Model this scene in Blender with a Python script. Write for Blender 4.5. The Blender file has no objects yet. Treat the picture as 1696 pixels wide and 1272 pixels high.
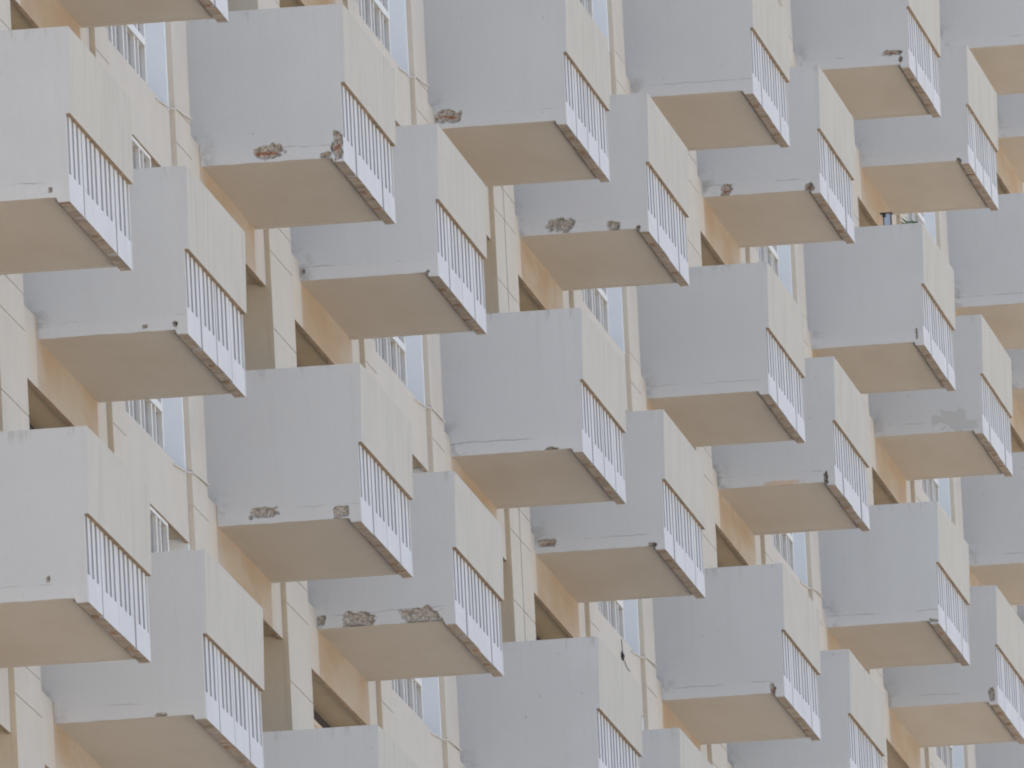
import bpy, bmesh, math, random
from mathutils import Matrix, Vector, noise

# ------------------------------------------------------------------ camera
scene = bpy.context.scene
scene.cycles.filter_width = 2.0      # the photograph is a soft, long-lens picture
col = scene.collection
CAM = (18.926677, -133.079666, -26.139334)
RIGHT = (0.9907314, 0.1266805, -0.0490230)
DOWN = (-0.0684351, 0.1537497, -0.9857371)
FWD = (-0.1173364, 0.9799557, 0.1609940)
cd = bpy.data.cameras.new('camera')
cam = bpy.data.objects.new('camera', cd)
col.objects.link(cam)
cd.sensor_width = 36.0
cd.lens = 36.0 * 32723.307 / 1696.0
cd.clip_start = 1.0
cd.clip_end = 5000.0
m = Matrix.Identity(4)
for i in range(3):
    m[i][0] = RIGHT[i]; m[i][1] = -DOWN[i]; m[i][2] = -FWD[i]; m[i][3] = CAM[i]
cam.matrix_world = m
scene.camera = cam

# ------------------------------------------------------------------ light
SUN_EL = math.radians(50)
SUN_AZ = math.radians(-118)          # measured from +Y towards +X: the sun stands behind the building
world = bpy.data.worlds.new('World'); scene.world = world
world.use_nodes = True
wn = world.node_tree.nodes; wl = world.node_tree.links
bg = wn['Background']
sky = wn.new('ShaderNodeTexSky'); sky.sky_type = 'NISHITA'; sky.sun_disc = False
sky.sun_elevation = SUN_EL; sky.sun_rotation = SUN_AZ
sky.air_density = 1.0; sky.dust_density = 3.5; sky.ozone_density = 1.0
wl.new(sky.outputs[0], bg.inputs[0]); bg.inputs[1].default_value = 0.15
sd = bpy.data.lights.new('sun', 'SUN'); sd.energy = 4.2; sd.angle = math.radians(0.5); sd.color = (1.0, 0.95, 0.87)
sun = bpy.data.objects.new('sun', sd); col.objects.link(sun)
to_sun = Vector((math.cos(SUN_EL)*math.sin(SUN_AZ), math.cos(SUN_EL)*math.cos(SUN_AZ), math.sin(SUN_EL)))
sun.rotation_euler = to_sun.to_track_quat('Z', 'Y').to_euler()
sun.location = (-60, 60, 60)
vs = scene.view_settings
vs.view_transform = 'Standard'; vs.look = 'None'; vs.gamma = 1.0; vs.exposure = 1.45
vs.use_curve_mapping = False

# ------------------------------------------------------------------ measures (metres; z = 0 at a reference soffit)
P = 14.8702          # width of one bay of two balconies
H = 2.8              # storey
W = 1.1155           # balcony projection
B = 3.0              # balcony length
YC = [-0.08, 5.748, 14.949, 20.479, 29.768, 35.395, 44.623, 50.207, 59.442, 65.226, 74.351, 80.022]
XC = [-0.005, -0.02, -0.007, -0.003, 0.0, 0.019, 0.011, 0.004, 0.006, -0.006, 0.0, 0.0]
GROUND = -27.8
TOP = 20.0

# ------------------------------------------------------------------ materials
def mat(name):
    mt = bpy.data.materials.new(name); mt.use_nodes = True
    nt = mt.node_tree; b = nt.nodes['Principled BSDF']
    return mt, nt, b

def N(nt, t, **kw):
    n = nt.nodes.new(t)
    for k, v in kw.items(): setattr(n, k, v)
    return n

def rgba(c): return (c[0], c[1], c[2], 1.0)

def mixc(nt, fac, a, b_):
    n = N(nt, 'ShaderNodeMix', data_type='RGBA')
    if isinstance(fac, (int, float)): n.inputs[0].default_value = fac
    else: nt.links.new(fac, n.inputs[0])
    for sock, v in ((n.inputs[6], a), (n.inputs[7], b_)):
        if isinstance(v, tuple): sock.default_value = rgba(v)
        else: nt.links.new(v, sock)
    return n.outputs[2]

def ramp(nt, val, lo, hi, a=0.0, b_=1.0):
    n = N(nt, 'ShaderNodeMapRange'); n.interpolation_type = 'SMOOTHSTEP'
    nt.links.new(val, n.inputs[0])
    n.inputs[1].default_value = lo; n.inputs[2].default_value = hi
    n.inputs[3].default_value = a; n.inputs[4].default_value = b_
    return n.outputs[0]

def mth(nt, op, a, b_=None):
    n = N(nt, 'ShaderNodeMath', operation=op)
    for s, v in ((n.inputs[0], a), (n.inputs[1], b_)):
        if v is None: continue
        if isinstance(v, (int, float)): s.default_value = v
        else: nt.links.new(v, s)
    return n.outputs[0]

def coords(nt, scale=(1, 1, 1), vary=True):
    """object coordinates, shifted by the object's own random number so no two pieces wear alike"""
    tc = N(nt, 'ShaderNodeTexCoord')
    out = tc.outputs['Object']
    mp = N(nt, 'ShaderNodeMapping'); nt.links.new(out, mp.inputs[0]); mp.inputs[3].default_value = scale
    if vary:
        oi = N(nt, 'ShaderNodeObjectInfo')
        v = N(nt, 'ShaderNodeCombineXYZ')
        nt.links.new(mth(nt, 'MULTIPLY', oi.outputs['Random'], 57.3), v.inputs[0])
        nt.links.new(mth(nt, 'MULTIPLY', oi.outputs['Random'], 91.7), v.inputs[1])
        nt.links.new(mth(nt, 'MULTIPLY', oi.outputs['Random'], 33.1), v.inputs[2])
        nt.links.new(v.outputs[0], mp.inputs[1])
    return mp.outputs[0]

def noise_n(nt, vec, scale, detail=4, rough=0.55):
    n = N(nt, 'ShaderNodeTexNoise'); n.inputs['Scale'].default_value = scale
    n.inputs['Detail'].default_value = detail; n.inputs['Roughness'].default_value = rough
    nt.links.new(vec, n.inputs['Vector'])
    return n.outputs['Fac']

def bump(nt, b, h, strength, dist):
    n = N(nt, 'ShaderNodeBump'); n.inputs['Strength'].default_value = strength; n.inputs['Distance'].default_value = dist
    nt.links.new(h, n.inputs['Height']); nt.links.new(n.outputs[0], b.inputs['Normal'])

def painted(name, base, dirt, mottle=0.35, streak=0.35, streak_col=None, rough=0.85, fine=0.25, stretch=1.0):
    """painted concrete: broad mottling, vertical rain streaks, fine speckle"""
    mt, nt, b = mat(name)
    v = coords(nt)
    c = mixc(nt, ramp(nt, noise_n(nt, coords(nt, (1, stretch, 1)), 2.2, 5), 0.35, 0.75, 0, mottle), base, dirt)
    vs_ = coords(nt, (7, 7, 0.35))
    st = ramp(nt, noise_n(nt, vs_, 2.6, 5, 0.65), 0.48, 0.78, 0, streak)
    c = mixc(nt, st, c, streak_col or dirt)
    f = noise_n(nt, v, 38, 3, 0.7)
    c = mixc(nt, ramp(nt, f, 0.3, 0.72, 0, fine), c, tuple(x*0.82 for x in base))
    nt.links.new(c, b.inputs['Base Color'])
    b.inputs['Roughness'].default_value = rough
    b.inputs['Specular IOR Level'].default_value = 0.25
    bump(nt, b, f, 0.25, 0.004)
    return mt

CREAM = painted('cream_painted_concrete', (0.455, 0.435, 0.38), (0.40, 0.38, 0.33), 0.5, 1.0, (0.335, 0.32, 0.29))
WALLP = painted('peach_wall_paint', (0.495, 0.465, 0.41), (0.44, 0.41, 0.36), 0.5, 0.3, (0.40, 0.375, 0.33))
WHITE = painted('white_baluster_paint', (0.545, 0.55, 0.56), (0.46, 0.46, 0.455), 0.4, 0.3)
FIN = painted('smooth_white_paint', (0.66, 0.69, 0.71), (0.62, 0.65, 0.67), 0.3, 0.15, fine=0.1)
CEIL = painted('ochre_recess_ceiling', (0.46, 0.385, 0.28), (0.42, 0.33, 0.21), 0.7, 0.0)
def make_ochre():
    mt, nt, b = mat('ochre_stained_shaded_wall')
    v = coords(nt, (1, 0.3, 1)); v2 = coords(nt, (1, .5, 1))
    c = mixc(nt, ramp(nt, noise_n(nt, v, 2.4, 4), 0.35, 0.62), (0.40, 0.355, 0.30), (0.37, 0.29, 0.21))  # ochre stain, with the shade under the balconies darkened into its colours
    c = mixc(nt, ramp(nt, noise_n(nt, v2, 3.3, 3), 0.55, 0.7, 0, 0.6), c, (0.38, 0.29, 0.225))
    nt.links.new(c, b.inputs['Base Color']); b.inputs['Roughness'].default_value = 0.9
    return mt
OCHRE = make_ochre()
SOFF = painted('soffit_paint', (0.575, 0.53, 0.465), (0.52, 0.465, 0.39), 0.8, 0.0, fine=0.4, stretch=0.3)
REVEAL = painted('recess_paint', (0.54, 0.485, 0.40), (0.50, 0.44, 0.35), 0.5, 0.2)

def make_side_paint():
    mt, nt, b = mat('grey_side_wall_paint')
    v = coords(nt)
    base = (0.548, 0.562, 0.558)
    c = mixc(nt, ramp(nt, noise_n(nt, v, 1.5, 5), 0.35, 0.7, 0, 0.55), base, (0.51, 0.51, 0.505))
    vs_ = coords(nt, (6, 6, 0.25))
    c = mixc(nt, ramp(nt, noise_n(nt, vs_, 2.0, 5, 0.6), 0.5, 0.8, 0, 0.45), c, (0.51, 0.505, 0.495))
    tc = N(nt, 'ShaderNodeTexCoord'); sep = N(nt, 'ShaderNodeSeparateXYZ'); nt.links.new(tc.outputs['Object'], sep.inputs[0])
    # a repainted, slightly paler foot below the construction joint, with a wandering hairline crack
    wob = noise_n(nt, coords(nt, (1, 1, 0.2)), 3.0, 6, 0.7)
    line = mth(nt, 'ADD', 0.105, mth(nt, 'MULTIPLY', wob, 0.07))
    d = mth(nt, 'SUBTRACT', sep.outputs[2], line)
    foot = ramp(nt, d, -0.06, 0.03, 0.32, 0.0)
    c = mixc(nt, foot, c, (0.63, 0.62, 0.60))
    crack = ramp(nt, mth(nt, 'ABSOLUTE', d), 0.001, 0.006, 1.0, 0.0)
    crack = mth(nt, 'MULTIPLY', crack, ramp(nt, noise_n(nt, coords(nt, (1, 1, 1)), 2.3, 3), 0.48, 0.62, 0, 0.75))
    c = mixc(nt, crack, c, (0.16, 0.14, 0.12))
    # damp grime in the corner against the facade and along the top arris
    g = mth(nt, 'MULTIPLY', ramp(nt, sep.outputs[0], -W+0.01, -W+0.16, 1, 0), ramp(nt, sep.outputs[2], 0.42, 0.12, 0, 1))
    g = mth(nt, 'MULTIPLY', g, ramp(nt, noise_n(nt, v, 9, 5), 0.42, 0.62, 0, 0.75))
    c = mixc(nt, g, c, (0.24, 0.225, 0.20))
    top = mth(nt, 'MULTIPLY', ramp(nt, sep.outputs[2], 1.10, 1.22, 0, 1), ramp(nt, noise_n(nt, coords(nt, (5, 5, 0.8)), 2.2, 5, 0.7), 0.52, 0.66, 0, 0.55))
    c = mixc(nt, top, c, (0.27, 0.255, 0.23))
    arris = ramp(nt, sep.outputs[0], -0.10, 0.02, 0, 0.35)
    c = mixc(nt, mth(nt, 'MULTIPLY', arris, ramp(nt, noise_n(nt, vs_, 1.4, 4), 0.4, 0.6)), c, (0.49, 0.475, 0.45))
    f = noise_n(nt, v, 34, 3, 0.7)
    c = mixc(nt, ramp(nt, f, 0.3, 0.75, 0, 0.35), c, (0.50, 0.512, 0.508))
    speck = ramp(nt, noise_n(nt, coords(nt, (1, 1, 1)), 17, 2, 0.4), 0.765, 0.795, 0, 0.5)
    c = mixc(nt, speck, c, (0.28, 0.26, 0.24))
    oi = N(nt, 'ShaderNodeObjectInfo')
    c = mixc(nt, mth(nt, 'MULTIPLY', oi.outputs['Random'], 0.5), c, (0.50, 0.495, 0.48))
    run = ramp(nt, noise_n(nt, coords(nt, (16, 16, 0.5)), 1.6, 4, 0.6), 0.56, 0.75, 0, 0.2)
    c = mixc(nt, mth(nt, 'MULTIPLY', run, ramp(nt, sep.outputs[2], 0.35, 1.2, 0.15, 1)), c, (0.40, 0.39, 0.37))
    # spalls: attribute channels R broken out, G rusty, B grey and unbroken paint loss
    at = N(nt, 'ShaderNodeAttribute', attribute_name='wear'); sp = N(nt, 'ShaderNodeSeparateColor'); nt.links.new(at.outputs['Color'], sp.inputs[0])
    fine = noise_n(nt, v, 26, 5, 0.75)
    jag = mth(nt, 'MULTIPLY', mth(nt, 'SUBTRACT', fine, 0.5), 0.6)
    broken = ramp(nt, mth(nt, 'ADD', sp.outputs[0], jag), 0.42, 0.5)
    rim = ramp(nt, mth(nt, 'ABSOLUTE', mth(nt, 'SUBTRACT', mth(nt, 'ADD', sp.outputs[0], jag), 0.40)), 0.0, 0.12, 0.8, 0.0)
    loss = ramp(nt, mth(nt, 'ADD', sp.outputs[2], jag), 0.42, 0.5)
    c = mixc(nt, loss, c, mixc(nt, sp.outputs[1], (0.45, 0.45, 0.43), (0.56, 0.42, 0.30)))
    agg = mixc(nt, ramp(nt, noise_n(nt, v, 48, 4, 0.8), 0.38, 0.62), (0.25, 0.22, 0.185), (0.50, 0.455, 0.40))
    c = mixc(nt, rim, c, (0.27, 0.25, 0.22))
    c = mixc(nt, broken, c, agg)
    rust = ramp(nt, mth(nt, 'ADD', sp.outputs[1], mth(nt, 'MULTIPLY', mth(nt, 'SUBTRACT', noise_n(nt, coords(nt, (1, 1, 2.2)), 22, 4, 0.7), 0.5), 1.3)), 0.5, 0.75)
    rust = mth(nt, 'MULTIPLY', rust, mth(nt, 'SUBTRACT', 1.0, mth(nt, 'MULTIPLY', sp.outputs[2], 2.0))); rust = mth(nt, 'MAXIMUM', rust, 0.0)
    c = mixc(nt, rust, c, mixc(nt, noise_n(nt, v, 60, 2), (0.13, 0.06, 0.04), (0.42, 0.19, 0.10)))
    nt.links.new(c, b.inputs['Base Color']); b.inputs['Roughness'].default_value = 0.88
    b.inputs['Specular IOR Level'].default_value = 0.2
    bump(nt, b, mth(nt, 'ADD', f, mth(nt, 'MULTIPLY', mth(nt, 'MULTIPLY', fine, broken), 3.0)), 0.3, 0.005)
    return mt
GREY = make_side_paint()
SLOTC = painted('shaded_slot_faces', (0.39, 0.39, 0.40), (0.33, 0.33, 0.32), 0.6, 0.3)  # greyer than the baluster paint: shade between the balusters put into the colour

def make_raw(name, a, c2, rusty):
    mt, nt, b = mat(name)
    v = coords(nt)
    c = mixc(nt, ramp(nt, noise_n(nt, v, 5, 5, 0.7), 0.35, 0.65), a, c2)
    c = mixc(nt, ramp(nt, noise_n(nt, v, 3.1, 4, 0.6), 0.6, 0.68, 0, 0.8), c, (0.20, 0.19, 0.09))
    c = mixc(nt, ramp(nt, noise_n(nt, coords(nt, (1, 1.3, 1)), 4.3, 3, 0.5), 0.66, 0.72, 0, rusty), c, (0.28, 0.10, 0.045))
    c = mixc(nt, ramp(nt, noise_n(nt, v, 30, 4, 0.8), 0.4, 0.7, 0, 0.5), c, (0.17, 0.13, 0.10))
    nt.links.new(c, b.inputs['Base Color']); b.inputs['Roughness'].default_value = 0.95
    bump(nt, b, noise_n(nt, v, 24, 5, 0.8), 0.6, 0.02)
    return mt
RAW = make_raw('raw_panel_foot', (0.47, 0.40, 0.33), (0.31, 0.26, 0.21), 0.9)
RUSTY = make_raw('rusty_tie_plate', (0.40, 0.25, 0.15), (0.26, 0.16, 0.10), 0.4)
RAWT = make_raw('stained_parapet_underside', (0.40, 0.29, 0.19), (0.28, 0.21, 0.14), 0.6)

def plain(name, c, rough=0.6, metal=0.0):
    mt, nt, b = mat(name)
    v = coords(nt)
    nt.links.new(mixc(nt, noise_n(nt, v, 12, 4), c, tuple(x*0.8 for x in c)), b.inputs['Base Color'])
    b.inputs['Roughness'].default_value = rough; b.inputs['Metallic'].default_value = metal
    return mt
FRAME = plain('white_window_frame', (0.66, 0.65, 0.62), 0.45)
GLASS = plain('reflecting_window_glass', (0.20, 0.205, 0.22), 0.12)
SHUT = plain('cream_shutter_slats', (0.58, 0.52, 0.44), 0.6)
DARK = plain('dark_slot', (0.02, 0.015, 0.02), 0.8)
JOINT = plain('joint_mortar', (0.36, 0.33, 0.28), 0.9)
CABLE = plain('grey_white_cable', (0.55, 0.53, 0.50), 0.6)
LEAF = plain('green_leaf', (0.05, 0.16, 0.03), 0.5)
POT = plain('terracotta_pot', (0.35, 0.16, 0.09), 0.8)
BLACK = plain('black_lantern_metal', (0.02, 0.02, 0.03), 0.4)
PALE = plain('pale_blue_lantern_pane', (0.62, 0.68, 0.78), 0.3)

def make_ground():
    mt, nt, b = mat('dry_pale_ground')
    tc = N(nt, 'ShaderNodeTexCoord')
    c = mixc(nt, noise_n(nt, tc.outputs['Object'], 0.06, 6), (0.40, 0.34, 0.27), (0.46, 0.40, 0.32))
    nt.links.new(c, b.inputs['Base Color']); b.inputs['Roughness'].default_value = 0.95
    return mt
GROUNDM = make_ground()

# ------------------------------------------------------------------ mesh helpers
class MB:
    """collects boxes into one mesh; faces may take another material slot"""
    def __init__(s): s.v = []; s.f = []; s.mi = []
    def box(s, x0, x1, y0, y1, z0, z1, mi=0, down=None, up=None, front=None, near=None):
        n = len(s.v)
        s.v += [(x0, y0, z0), (x1, y0, z0), (x1, y1, z0), (x0, y1, z0), (x0, y0, z1), (x1, y0, z1), (x1, y1, z1), (x0, y1, z1)]
        for q, k in (((0, 3, 2, 1), down), ((4, 5, 6, 7), up), ((0, 1, 5, 4), near), ((1, 2, 6, 5), front), ((2, 3, 7, 6), None), ((3, 0, 4, 7), None)):
            s.f.append(tuple(n+i for i in q)); s.mi.append(mi if k is None else k)
    def quad(s, a, b, c, d, mi=0):
        n = len(s.v); s.v += [a, b, c, d]; s.f.append((n, n+1, n+2, n+3)); s.mi.append(mi)
    def tube(s, pts, r, sides=6, mi=0):
        rings = []
        for i, p in enumerate(pts):
            p = Vector(p)
            d = (Vector(pts[min(i+1, len(pts)-1)]) - Vector(pts[max(i-1, 0)])).normalized()
            u = d.cross(Vector((0, 0, 1)) if abs(d.z) < .9 else Vector((1, 0, 0))).normalized(); w_ = d.cross(u)
            n = len(s.v)
            rr = r[i] if isinstance(r, (list, tuple)) else r
            s.v += [tuple(p + (u*math.cos(2*math.pi*k/sides) + w_*math.sin(2*math.pi*k/sides))*rr) for k in range(sides)]
            rings.append(n)
        for a, b_ in zip(rings, rings[1:]):
            for k in range(sides):
                s.f.append((a+k, a+(k+1) % sides, b_+(k+1) % sides, b_+k)); s.mi.append(mi)
        s.f.append(tuple(rings[0]+k for k in range(sides))[::-1]); s.mi.append(mi)
        s.f.append(tuple(rings[-1]+k for k in range(sides))); s.mi.append(mi)
    def mesh(s, name, mats):
        me = bpy.data.meshes.new(name); me.from_pydata(s.v, [], s.f)
        for m_ in mats: me.materials.append(m_)
        me.polygons.foreach_set('material_index', s.mi); me.update()
        return me

def link(name, me, parent=None, loc=(0, 0, 0)):
    o = bpy.data.objects.new(name, me); col.objects.link(o)
    o.location = loc
    if parent is not None: o.parent = parent
    return o

def tag(o, label, cat=None, group=None):
    o['label'] = label
    if cat: o['category'] = cat
    if group: o['group'] = group

def bevelled(me, w=0.006, seg=1):
    bm = bmesh.new(); bm.from_mesh(me)
    bmesh.ops.bevel(bm, geom=[e for e in bm.edges if len(e.link_faces) == 2 and e.calc_face_angle(0) > 0.7], offset=w, segments=seg, affect='EDGES', clamp_overlap=True)
    bm.to_mesh(me); bm.free(); return me

# ------------------------------------------------------------------ setting
g = MB(); g.quad((-1500, -1500, 0), (1500, -1500, 0), (1500, 1500, 0), (-1500, 1500, 0))
ground = link('ground', g.mesh('ground', [GROUNDM]), None, (0, 0, GROUND)); ground['kind'] = 'structure'

# ------------------------------------------------------------------ the building
house = bpy.data.objects.new('apartment_building', None); col.objects.link(house)
house.location = (-W, 0, GROUND)
tag(house, 'long cream concrete apartment building with rows of boxy grey and cream balconies', 'building')
BASE = Vector((-W, 0, GROUND))
def part(name, me, at, label=None):
    o = link(name, me, house, Vector(at) - BASE)
    if label: o['label'] = label
    return o

Y0, Y1 = -26.0, 92.0
cw = MB(); cw.box(-13, -0.34, Y0, Y1, 0, TOP - GROUND)
part('core_wall', cw.mesh('core_wall', [REVEAL]), (-W, 0, GROUND))
rf = MB(); rf.box(-13.2, 0.25, Y0-.2, Y1+.2, 0, 0.3)
part('roof', rf.mesh('roof', [CREAM]), (-W, 0, TOP))

LEVELS = range(-9, 7)
ZJ = (0.22, -0.05, -0.67)        # horizontal cladding joints per storey
def pilaster(y0, y1, vertical=None, seedv=0):
    """a flat pier clad in panels; the open joints belong to its pattern"""
    mb = MB()
    zs = sorted([l*H + j for l in LEVELS for j in ZJ] + [l*H + 1.2 for l in LEVELS if False])
    zs = [GROUND] + [z for z in zs if z > GROUND + .3 and z < TOP - .3] + [TOP]
    mb.box(-0.34, -0.002, y0+.001, y1-.001, 0, TOP-GROUND-.002, 2)
    mb.box(-0.002, 0.034, y0+.003, y1-.003, 0, TOP-GROUND-.004, 1, near=2)
    gap = 0.004
    ys = [(y0, y1)] if vertical is None else [(y0, vertical-0.02), (vertical+0.02, y1)]
    for a, b_ in zip(zs, zs[1:]):
        for ya, yb in ys:
            ea = y0 if ya == y0 else ya
            mb.box(0.0, 0.04, ya, yb, a-GROUND+gap, b_-GROUND-gap, 0, near=2)
    if vertical is not None: mb.box(0.0345, 0.0365, vertical-.019, vertical+.019, 1, TOP-GROUND-1, 3)
    return mb.mesh('pilaster', [WALLP, JOINT, REVEAL, DARK])
for k in range(-1, 6):
    yb = k*P
    e1 = 5.07 if k in (2,) else 4.88
    vj = 4.28 if k == 2 else None
    o = part('pilaster', pilaster(0, e1-3.57, None if vj is None else vj-3.57), (-W, yb+3.57, GROUND), 'pilaster split by a dark vertical joint' if vj else None)
    part('pilaster', pilaster(0, 0.72), (-W, yb+9.16, GROUND))
    part('pilaster', pilaster(0, 0.84), (-W, yb+13.33, GROUND))

# floor bands: one per storey, its pieces butt against the piers
for l in range(-6, 6):
    mb = MB()
    for k in range(-1, 6):
        yb = k*P
        e1 = 5.07 if k == 2 else 4.88
        for a, b_ in ((-0.70, 3.57), (e1, 9.16), (9.88, 13.33)):
            ba = yb + (0.0 if a < 0 else 5.67); ya, ye = yb+a+.003, yb+b_-.003
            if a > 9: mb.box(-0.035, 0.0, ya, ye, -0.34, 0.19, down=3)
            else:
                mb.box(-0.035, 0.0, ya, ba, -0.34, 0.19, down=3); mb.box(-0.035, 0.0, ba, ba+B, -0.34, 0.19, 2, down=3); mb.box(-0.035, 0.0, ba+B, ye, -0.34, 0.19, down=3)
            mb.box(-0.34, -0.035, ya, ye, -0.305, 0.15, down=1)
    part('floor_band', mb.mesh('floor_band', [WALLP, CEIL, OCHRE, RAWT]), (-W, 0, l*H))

# ------------------------------------------------------------------ windows and balcony doors
def window_mesh():
    mb = MB(); y0, y1, z0, z1 = 9.89, 12.25, 0.193, 2.457
    f0, f1 = -.075, -.012
    mb.box(f0, f1-.006, y0, y1, z0, z0+.022); mb.box(f0, f1, y0, y1, z1-.03, z1)
    mb.box(f0, f1, y0, y0+.05, z0+.022, z1-.03); mb.box(-.33, f1, y1-.06, y1, z0+.022, z1-.03)
    mb.box(f0, f1+.008, y0+.05, y1-.06, 0.49, 0.55)
    y = y1 - 0.60
    while y > y0+.08:
        for a, wd in ((y, .055), (y+.205, .04)):
            mb.box(f0, f1-.004, a, a+wd, z0+.022, .49); mb.box(f0, f1-.006, a, a+wd, .55, z1-.03)
        y -= 0.60
    return mb.mesh('window', [FRAME])
gm = MB(); gm.box(-.056, -.046, 9.91, 12.20, .21, 2.44); GLASSME = gm.mesh('window_glass', [GLASS])
fm = MB(); fm.box(-.335, -0.002, 13.262, 13.332, .192, 2.458, 0); fm.box(-.335, -.04, 13.262, 13.332, 2.458, 2.493); fm.box(-.335, -.325, 12.25, 13.262, .192, 2.493); FINME = fm.mesh('window_reveal', [FIN])
WINME = window_mesh()
def shutter_mesh(y0, y1):
    mb = MB(); mb.box(-.335, -.315, y0+.01, y1-.01, 0.155, 2.488, 1)
    z = .16
    while z < 2.40:
        mb.box(-.315, -.300, y0+.03, y1-.03, z, z+.048); z += .056
    return mb.mesh('roller_shutter', [SHUT, DARK])
SH1 = shutter_mesh(-0.70, 3.57); SH2 = shutter_mesh(4.88, 9.16); SH3 = shutter_mesh(5.07, 9.16)
VIS = {-1: (-3, -1), 0: (-3, 1), 1: (-3, 2), 2: (-2, 2), 3: (-2, 3), 4: (-1, 4), 5: (0, 5)}
for k in range(-1, 6):
    for l in range(VIS[k][0], VIS[k][1]+1):
        at = (-W, k*P, l*H)
        w_ = part('window', WINME, at)
        link('window_glass', GLASSME, w_); link('window_reveal', FINME, w_)
        for me in (SH1, SH3 if k == 2 else SH2):
            part('roller_shutter', me, at)

# ------------------------------------------------------------------ balconies
XO = 0.03            # the upper parapet stands out by this much
ZP = 0.615; ZT = 1.225
def lean(z): return XO + (z-ZP)*0.028

def wear_at(x, z, spots, rnd):
    r = gch = bl = 0.0
    for (cx, cz, rx, rz, t) in spots:
        rx *= 1.12; rz *= 1.12
        nx = (x-cx)/rx; nz = (z-cz)/rz
        wob = noise.noise(Vector((x*14+rnd, z*14, t*3.1)))*0.45 + noise.noise(Vector((x*34+rnd, z*34, 9.0)))*0.25
        q = (abs(nx)**4 + abs(nz)**4)**0.25
        e = max(0.0, min(1.0, (1.12 - q + wob)*1.6 - 0.1))
        if t == 0:
            r = max(r, e); gch = max(gch, e*max(0, 1.0-abs(nz+.1)*1.4)*0.85)
        elif t == 1: r = max(r, e*0.95)
        elif t == 2: r = max(r, e); gch = max(gch, e*0.35)
        elif t == 4: r = max(r, e); gch = max(gch, e*0.3)
        elif t == 5: bl = max(bl, e); gch = max(gch, e)
        else: bl = max(bl, e)
    return r, gch, bl

def side_wall(spots, rnd, reach):
    """near side wall: a fine grid in its foot where the concrete has broken away, grey paint, cream outer arris"""
    x0 = -W-0.09
    NX = int((0.0-x0)/0.0115); zg = 0.46; NZ = 40
    vs_, fs, mi, colr = [], [], [], []
    xs = [x0 + (0.0-x0)*i/NX for i in range(NX+1)]
    def zb(x):      # underside: slab soffit 3 cm above the hanging panel foot
        return 0.033 if x < -0.082 else 0.0
    for j in range(NZ+1):
        for i, x in enumerate(xs):
            z = zb(x) + (zg-zb(x))*j/NZ
            r, gc, bl = wear_at(x, z, spots, rnd)
            dep = 0.0
            if r > 0.42:
                dep = min(0.026, (r-0.42)*0.12 + 0.006) * (0.8 + 0.5*noise.noise(Vector((x*40, z*40, rnd))))
            if j == 0: 
                z += 0.004*noise.noise(Vector((x*9+rnd, 0, 0))) + (r*0.012 if r > .4 else 0)
            edge = 0.0
            vs_.append((x, dep, z)); colr.append((r, gc, bl, 1))
    for j in range(NZ):
        for i in range(NX):
            a = j*(NX+1)+i; fs.append((a, a+1, a+NX+2, a+NX+1)); mi.append(0)
    def add(v, c=(0, 0, 0, 1)): vs_.append(v); colr.append(c); return len(vs_)-1
    top = [NZ*(NX+1)+i for i in range(NX+1)]
    t1 = [add((x, 0, ZP)) for x in xs]
    for i in range(NX): fs.append((top[i], top[i+1], t1[i+1], t1[i])); mi.append(0)
    a = add((x0, 0, ZP)); b_ = add((XO, 0, ZP)); c = add((lean(ZT), 0, ZT)); d = add((x0, 0, ZT))
    fs.append((a, b_, c, d)); mi.append(0)
    # upper part: thickness .10 back to the parapet, .03 at the arris; lower part likewise
    def prism(pts, y0, y1, mside, mbot, mfront):
        n0 = [add((p[0], y0, p[1])) for p in pts]; n1 = [add((p[0], y1, p[1])) for p in pts]
        k = len(pts)
        for i in range(k):
            j2 = (i+1) % k
            fs.append((n0[i], n1[i], n1[j2], n0[j2]))
            mi.append(mbot if i == 0 else (mfront if i == 1 else mside))
        fs.append(tuple(n1)); mi.append(mside)
    prism([(x0, 0.033), (-0.083, 0.033), (-0.083, ZT), (x0, ZT)], 0.0, 0.10, 0, 2, 0)
    prism([(-0.083, 0.0), (0.0, 0.0), (0.0, ZP), (-0.083, ZP)], 0.0, 0.033, 0, 2, 3)
    prism([(-0.083, ZP), (XO, ZP), (lean(ZT), ZT), (-0.083, ZT)], 0.0, 0.028, 0, 4, 1)
    me = bpy.data.meshes.new('side_wall'); me.from_pydata(vs_, [], fs)
    for m_ in (GREY, CREAM, SOFF, WHITE, RAWT): me.materials.append(m_)
    me.polygons.foreach_set('material_index', mi)
    ca = me.color_attributes.new('wear', 'FLOAT_COLOR', 'POINT')
    flat = [q for cc in colr for q in cc]
    ca.data.foreach_set('color', flat)
    me.update()
    return me

def far_wall():
    mb = MB(); x0 = -W-0.09
    mb.box(x0, -0.083, B-.10, B, 0.033, ZT, down=1)
    mb.box(-0.083, 0.0, B-.033, B, 0.0, ZP, down=1, front=2)
    n = len(mb.v); y0, y1 = B-.028, B
    mb.v += [(-.083, y0, ZP), (XO, y0, ZP), (XO, y1, ZP), (-.083, y1, ZP), (-.083, y0, ZT), (lean(ZT), y0, ZT), (lean(ZT), y1, ZT), (-.083, y1, ZT)]
    for q, m_ in (((0, 3, 2, 1), 4), ((4, 5, 6, 7), 0), ((0, 1, 5, 4), 0), ((1, 2, 6, 5), 3), ((2, 3, 7, 6), 0), ((3, 0, 4, 7), 0)):
        mb.f.append(tuple(n+i for i in q)); mb.mi.append(m_)
    me = mb.mesh('side_wall', [GREY, SOFF, WHITE, CREAM, RAWT])
    return me
FARME = far_wall()

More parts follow.
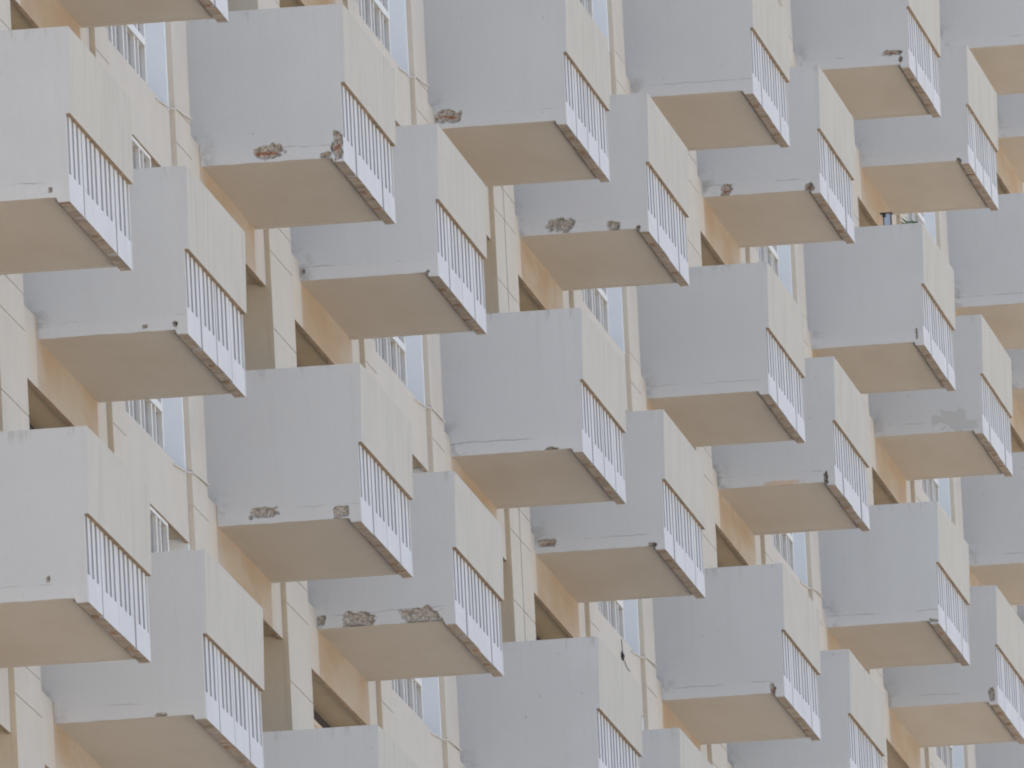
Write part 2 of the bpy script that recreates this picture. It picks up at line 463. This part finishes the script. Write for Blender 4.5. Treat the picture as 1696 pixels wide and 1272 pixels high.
def slab_mesh(rng):
    mb = MB()
    mb.box(-W-.024, -0.120, .102, B-.102, 0.036, 0.15)
    mb.box(-0.120, -0.113, .102, B-.102, 0.052, 0.14, 1)     # drip groove
    mb.box(-0.113, -0.090, .102, B-.102, 0.027, 0.15, 2)
    return mb.mesh('balcony', [SOFF, DARK, RAW])

def parapet_mesh():
    mb = MB(); n = 0
    y0, y1 = .029, B-.029
    mb.v += [(-.05, y0, ZP), (XO, y0, ZP), (XO, y1, ZP), (-.05, y1, ZP), (-.05, y0, ZT), (lean(ZT), y0, ZT), (lean(ZT), y1, ZT), (-.05, y1, ZT)]
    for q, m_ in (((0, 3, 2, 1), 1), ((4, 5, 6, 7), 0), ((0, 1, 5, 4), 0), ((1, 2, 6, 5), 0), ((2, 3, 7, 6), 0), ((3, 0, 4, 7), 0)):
        mb.f.append(q); mb.mi.append(m_)
    return mb.mesh('parapet', [CREAM, RAWT])
PARME = parapet_mesh()

SLOTS = ([0.085, 0.30, 0.515], [0.95, 1.15, 1.36], [1.63, 1.855, 2.06], [2.50, 2.715, 2.92])
def balustrade_mesh(rng, midgap):
    """four precast panels: solid foot, three slots each, open joints between them"""
    mb = MB()
    spans = ((0.034, 0.690), (0.750, 1.5-midgap), (1.5+midgap, 2.25), (2.31, B-.034))
    for (a, b_), sl in zip(spans, SLOTS):
        dz = rng.uniform(-.004, .004); dx = rng.uniform(-.003, .003); ly = rng.uniform(-.004, .004)
        sw = 0.048
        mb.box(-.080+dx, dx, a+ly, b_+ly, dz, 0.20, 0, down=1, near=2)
        edges = [a+ly]
        for s in sl: edges += [s-sw, s+sw]
        edges.append(b_+ly)
        for i in range(0, len(edges), 2):
            if edges[i+1]-edges[i] > 0.004:
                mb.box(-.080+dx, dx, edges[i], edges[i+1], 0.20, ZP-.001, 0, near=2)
    for yj in (0.72, 1.5, 2.28):           # rusty tie plates under the panel joints
        if rng.random() < .75:
            wj = rng.uniform(.03, .09); xo = rng.uniform(-.012, .012)
            mb.box(-.066+xo, -.024+xo, yj-wj, yj+wj*.6, -.004, .03, 3)
    return mb.mesh('balustrade', [WHITE, RAW, SLOTC, RUSTY])

SPALLS = [(2,0,-0.589,0.109,0.117,0.056,0),(2,0,-0.045,0.118,0.042,0.108,0),(2,0,-0.137,0.054,0.047,0.023,0),(4,1,-1.002,0.132,0.113,0.057,0),(2,-1,-0.759,0.114,0.102,0.042,4),(2,-1,-0.154,0.082,0.06,0.047,4),(3,0,-1.083,0.112,0.019,0.019,0),(3,0,-0.084,0.035,0.017,0.017,2),
(3,-1,-1.072,0.097,0.043,0.043,4),(3,-1,-0.773,0.087,0.149,0.065,4),(3,-1,-0.281,0.082,0.173,0.068,1),(5,1,-0.778,0.097,0.122,0.059,4),(5,1,-0.303,0.064,0.074,0.043,1),(5,1,-0.092,0.038,0.021,0.024,2),(4,0,-0.257,0.037,0.077,0.018,0),(5,0,-1.017,0.117,0.095,0.037,0),(5,0,-0.111,0.039,0.042,0.021,4),
(6,0,-0.104,0.071,0.025,0.061,0),(7,2,-0.891,0.08,0.057,0.064,0),(7,2,-0.103,0.065,0.04,0.04,0),(7,1,-0.507,0.050,0.20,0.026,5),(7,1,-0.087,0.072,0.023,0.063,2),(8,3,-0.161,0.158,0.102,0.03,0),(8,3,-0.086,0.085,0.024,0.03,2),(9,2,-0.291,0.157,0.142,0.125,3),(9,2,-0.47,0.163,0.062,0.062,3),(9,2,-0.133,0.096,0.093,0.056,3),(9,2,-1.069,0.117,0.056,0.044,3),
(0,-1,-0.133,0.086,0.017,0.025,2),(0,-2,-0.269,0.181,0.015,0.019,2),(1,-1,-0.091,0.076,0.024,0.02,1),(1,-1,-0.311,0.07,0.02,0.013,1),(1,-2,-0.32,0.046,0.052,0.011,0),(9,1,-0.058,0.103,0.025,0.062,2),(9,3,-0.099,0.037,0.025,0.028,2),(8,2,-0.069,0.118,0.012,0.055,2),(8,1,-0.043,0.03,0.048,0.018,0)]
LABELS = {
 (2,0): 'balcony with a rusty broken patch in its grey side and a rusted open lower corner',
 (4,1): 'balcony with one rusty broken patch at the facade end of its grey side',
 (2,-1): 'balcony with one rusty oval patch and a crumbled spot near its lower outer corner',
 (3,-1): 'balcony with three wide broken patches along the foot of its grey side',
 (5,1): 'balcony with a brown broken patch and a small grey one in its side',
 (5,0): 'balcony with a thin rusty scar at the facade end of its side',
 (4,0): 'balcony with a short chipped scar on its lower side edge near the outer corner',
 (7,2): 'balcony with two small round broken spots at both ends of its side',
 (7,1): 'balcony with a long flat orange scar along its lower side edge',
 (8,3): 'balcony with a dark chipped scar near its lower outer corner',
 (9,2): 'balcony with large grey patches of lost paint on its side',
 (6,0): 'balcony with a narrow rusty notch at its lower outer corner',
 (8,2): 'balcony with a white lantern and a green plant behind its side wall',
 (1,-1): 'balcony with two small grey chips near its lower outer corner',
 (0,-1): 'balcony with one dark hole near its lower outer corner, at the upper left',
 (0,-2): 'balcony with a lone dark hole high on its clean grey side',
}
VISB = [(0,-2),(0,-1),(1,-2),(1,-1),(1,0),(2,-2),(2,-1),(2,0),(3,-1),(3,0),(3,1),(4,-1),(4,0),(4,1),(5,-1),(5,0),(5,1),(5,2),(6,0),(6,1),(6,2),
        (7,0),(7,1),(7,2),(8,0),(8,1),(8,2),(8,3),(9,1),(9,2),(9,3),(10,1),(10,2),(10,3),(10,4),(11,2),(11,3),(11,4)]
for (c, l) in VISB:
    rng = random.Random(c*101+l*7)
    at = (XC[c], YC[c], l*H)
    bal = part('balcony', slab_mesh(rng), at, LABELS.get((c, l)))
    bal['group'] = 'boxed balconies in rows along the facade'
    spots = [s[2:] for s in SPALLS if s[0] == c and s[1] == l]
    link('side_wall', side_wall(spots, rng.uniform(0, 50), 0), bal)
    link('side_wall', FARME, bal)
    link('parapet', PARME, bal)
    mg = {(1, -1): .014, (9, 3): .02, (4, 0): .006}.get((c, l), 0.0025)
    link('balustrade', balustrade_mesh(rng, mg), bal)

# ------------------------------------------------------------------ small things
def cable(at, pts, label, r=.009, mt=CABLE):
    mb = MB()
    fine = []
    for i in range(len(pts)-1):
        for t in range(6):
            u = t/6
            fine.append(tuple(pts[i][q]*(1-u)+pts[i+1][q]*u for q in range(3)))
    fine.append(pts[-1])
    mb.tube(fine, r)
    o = link('cable', mb.mesh('cable', [mt]), None, at)
    tag(o, label, 'cable', 'loose cables pinned to the pilasters')
    return o
for (k, l, rise, lab) in ((0, 0, .11, 'loose pale cable across the pilaster left of the balcony with the rusted corner'),
                       (0, -1, .07, 'loose pale cable across the pilaster at the left, below the window in the middle row'),
                       (1, 1, .13, 'loose pale cable across the pilaster nearest the top edge of the photo'),
                       (1, 0, .03, 'loose pale cable sagging across the pilaster near the centre of the photo'),
                       (1, -1, .06, 'loose pale cable across the pilaster at the bottom centre of the photo'),
                       (2, -1, .12, 'loose pale cable across the pilaster right of the dark frayed wire'),
                       (2, 0, .09, 'loose pale cable across the pilaster right of the centre balcony'),
                       (3, 1, .09, 'loose pale cable across the pilaster behind the right-hand balconies')):
    zt = .19
    cable((-W+.05, k*P+13.33, l*H+zt), [(-.045, -.75, -.03), (-.04, -.35, -.005), (-.03, -.05, .012), (.0, .03, .012+.1*rise), (.002, .35, .01+rise*.25), (.002, .83, rise*.66)], lab, .007)

fr = MB()
fr.tube([(0.006, 0, 0.16), (0.008, .01, .08), (0.012, .0, .02)], .004)
fr.tube([(0.014, -.08, .035), (0.018, -.05, .0), (0.014, -.03, -.035)], [.008, .018, .010], 7)
fr.tube([(0.012, .05, -.01), (0.010, .3, -.05), (0.006, .55, -.055)], .004)
o = link('frayed_wire', fr.mesh('frayed_wire', [BLACK]), None, (-W+.002, 41.55, 0.0))
tag(o, 'short black frayed wire with a dark knot on the cream wall below a window', 'wire')

lan = bpy.data.objects.new('lantern', None); col.objects.link(lan); lan.location = (-.388, 60.44, 2*H+.15)
tag(lan, 'white lantern with black cap and corner bars standing inside the balcony above its side wall', 'lantern')
hb = 1.17   # stands on a slim post so its head shows over the wall
a = MB(); a.box(-.035, .03, -.03, .03, .0, hb+.19); link('lantern_body', a.mesh('lantern_body', [PALE]), lan)
a = MB(); a.box(-.075, .05, -.05, .05, hb+.19, hb+.197); a.box(-.05, -.015, -.034, -.031, hb+.15, hb+.19); link('lantern_cap', a.mesh('lantern_cap', [BLACK]), lan)
a = MB(); a.box(.03, .042, -.04, -.03, 0, hb+.19); a.box(-.044, -.035, -.04, -.03, 0, hb+.19); link('lantern_frame', a.mesh('lantern_frame', [BLACK]), lan)

pl = bpy.data.objects.new('potted_plant', None); col.objects.link(pl); pl.location = (-.14, 60.44, 2*H+.15)
tag(pl, 'small green leafy plant in a pot showing above a balcony side wall', 'plant')
a = MB(); a.tube([(0, 0, 0), (0, 0, .6), (0, 0, 1.17)], [.05, .055, .07], 10); link('pot', a.mesh('pot', [POT]), pl)
rng = random.Random(5); a = MB()
for i in range(60):
    th = rng.uniform(0, 6.28); rr = rng.uniform(0, .05); zz = 1.16 + rng.uniform(0, .10)
    p = Vector((rr*math.cos(th)+.01, rr*math.sin(th), zz)); d = Vector((rng.uniform(-1, 1), rng.uniform(-1, 1), rng.uniform(-.3, 1))).normalized()*.035
    u = d.cross(Vector((rng.uniform(-1, 1), rng.uniform(-1, 1), .3))).normalized()*.014
    a.quad(tuple(p), tuple(p+d*.5+u), tuple(p+d), tuple(p+d*.5-u))
for i in range(14):
    th = rng.uniform(0, 6.28)
    a.tube([(0, 0, 1.15), (.05*math.cos(th), .05*math.sin(th), 1.23), (-.12*abs(math.cos(th)), .09*math.sin(th), 1.25+rng.uniform(0, .06))], .003, 4)
link('leaves', a.mesh('leaves', [LEAF]), pl)
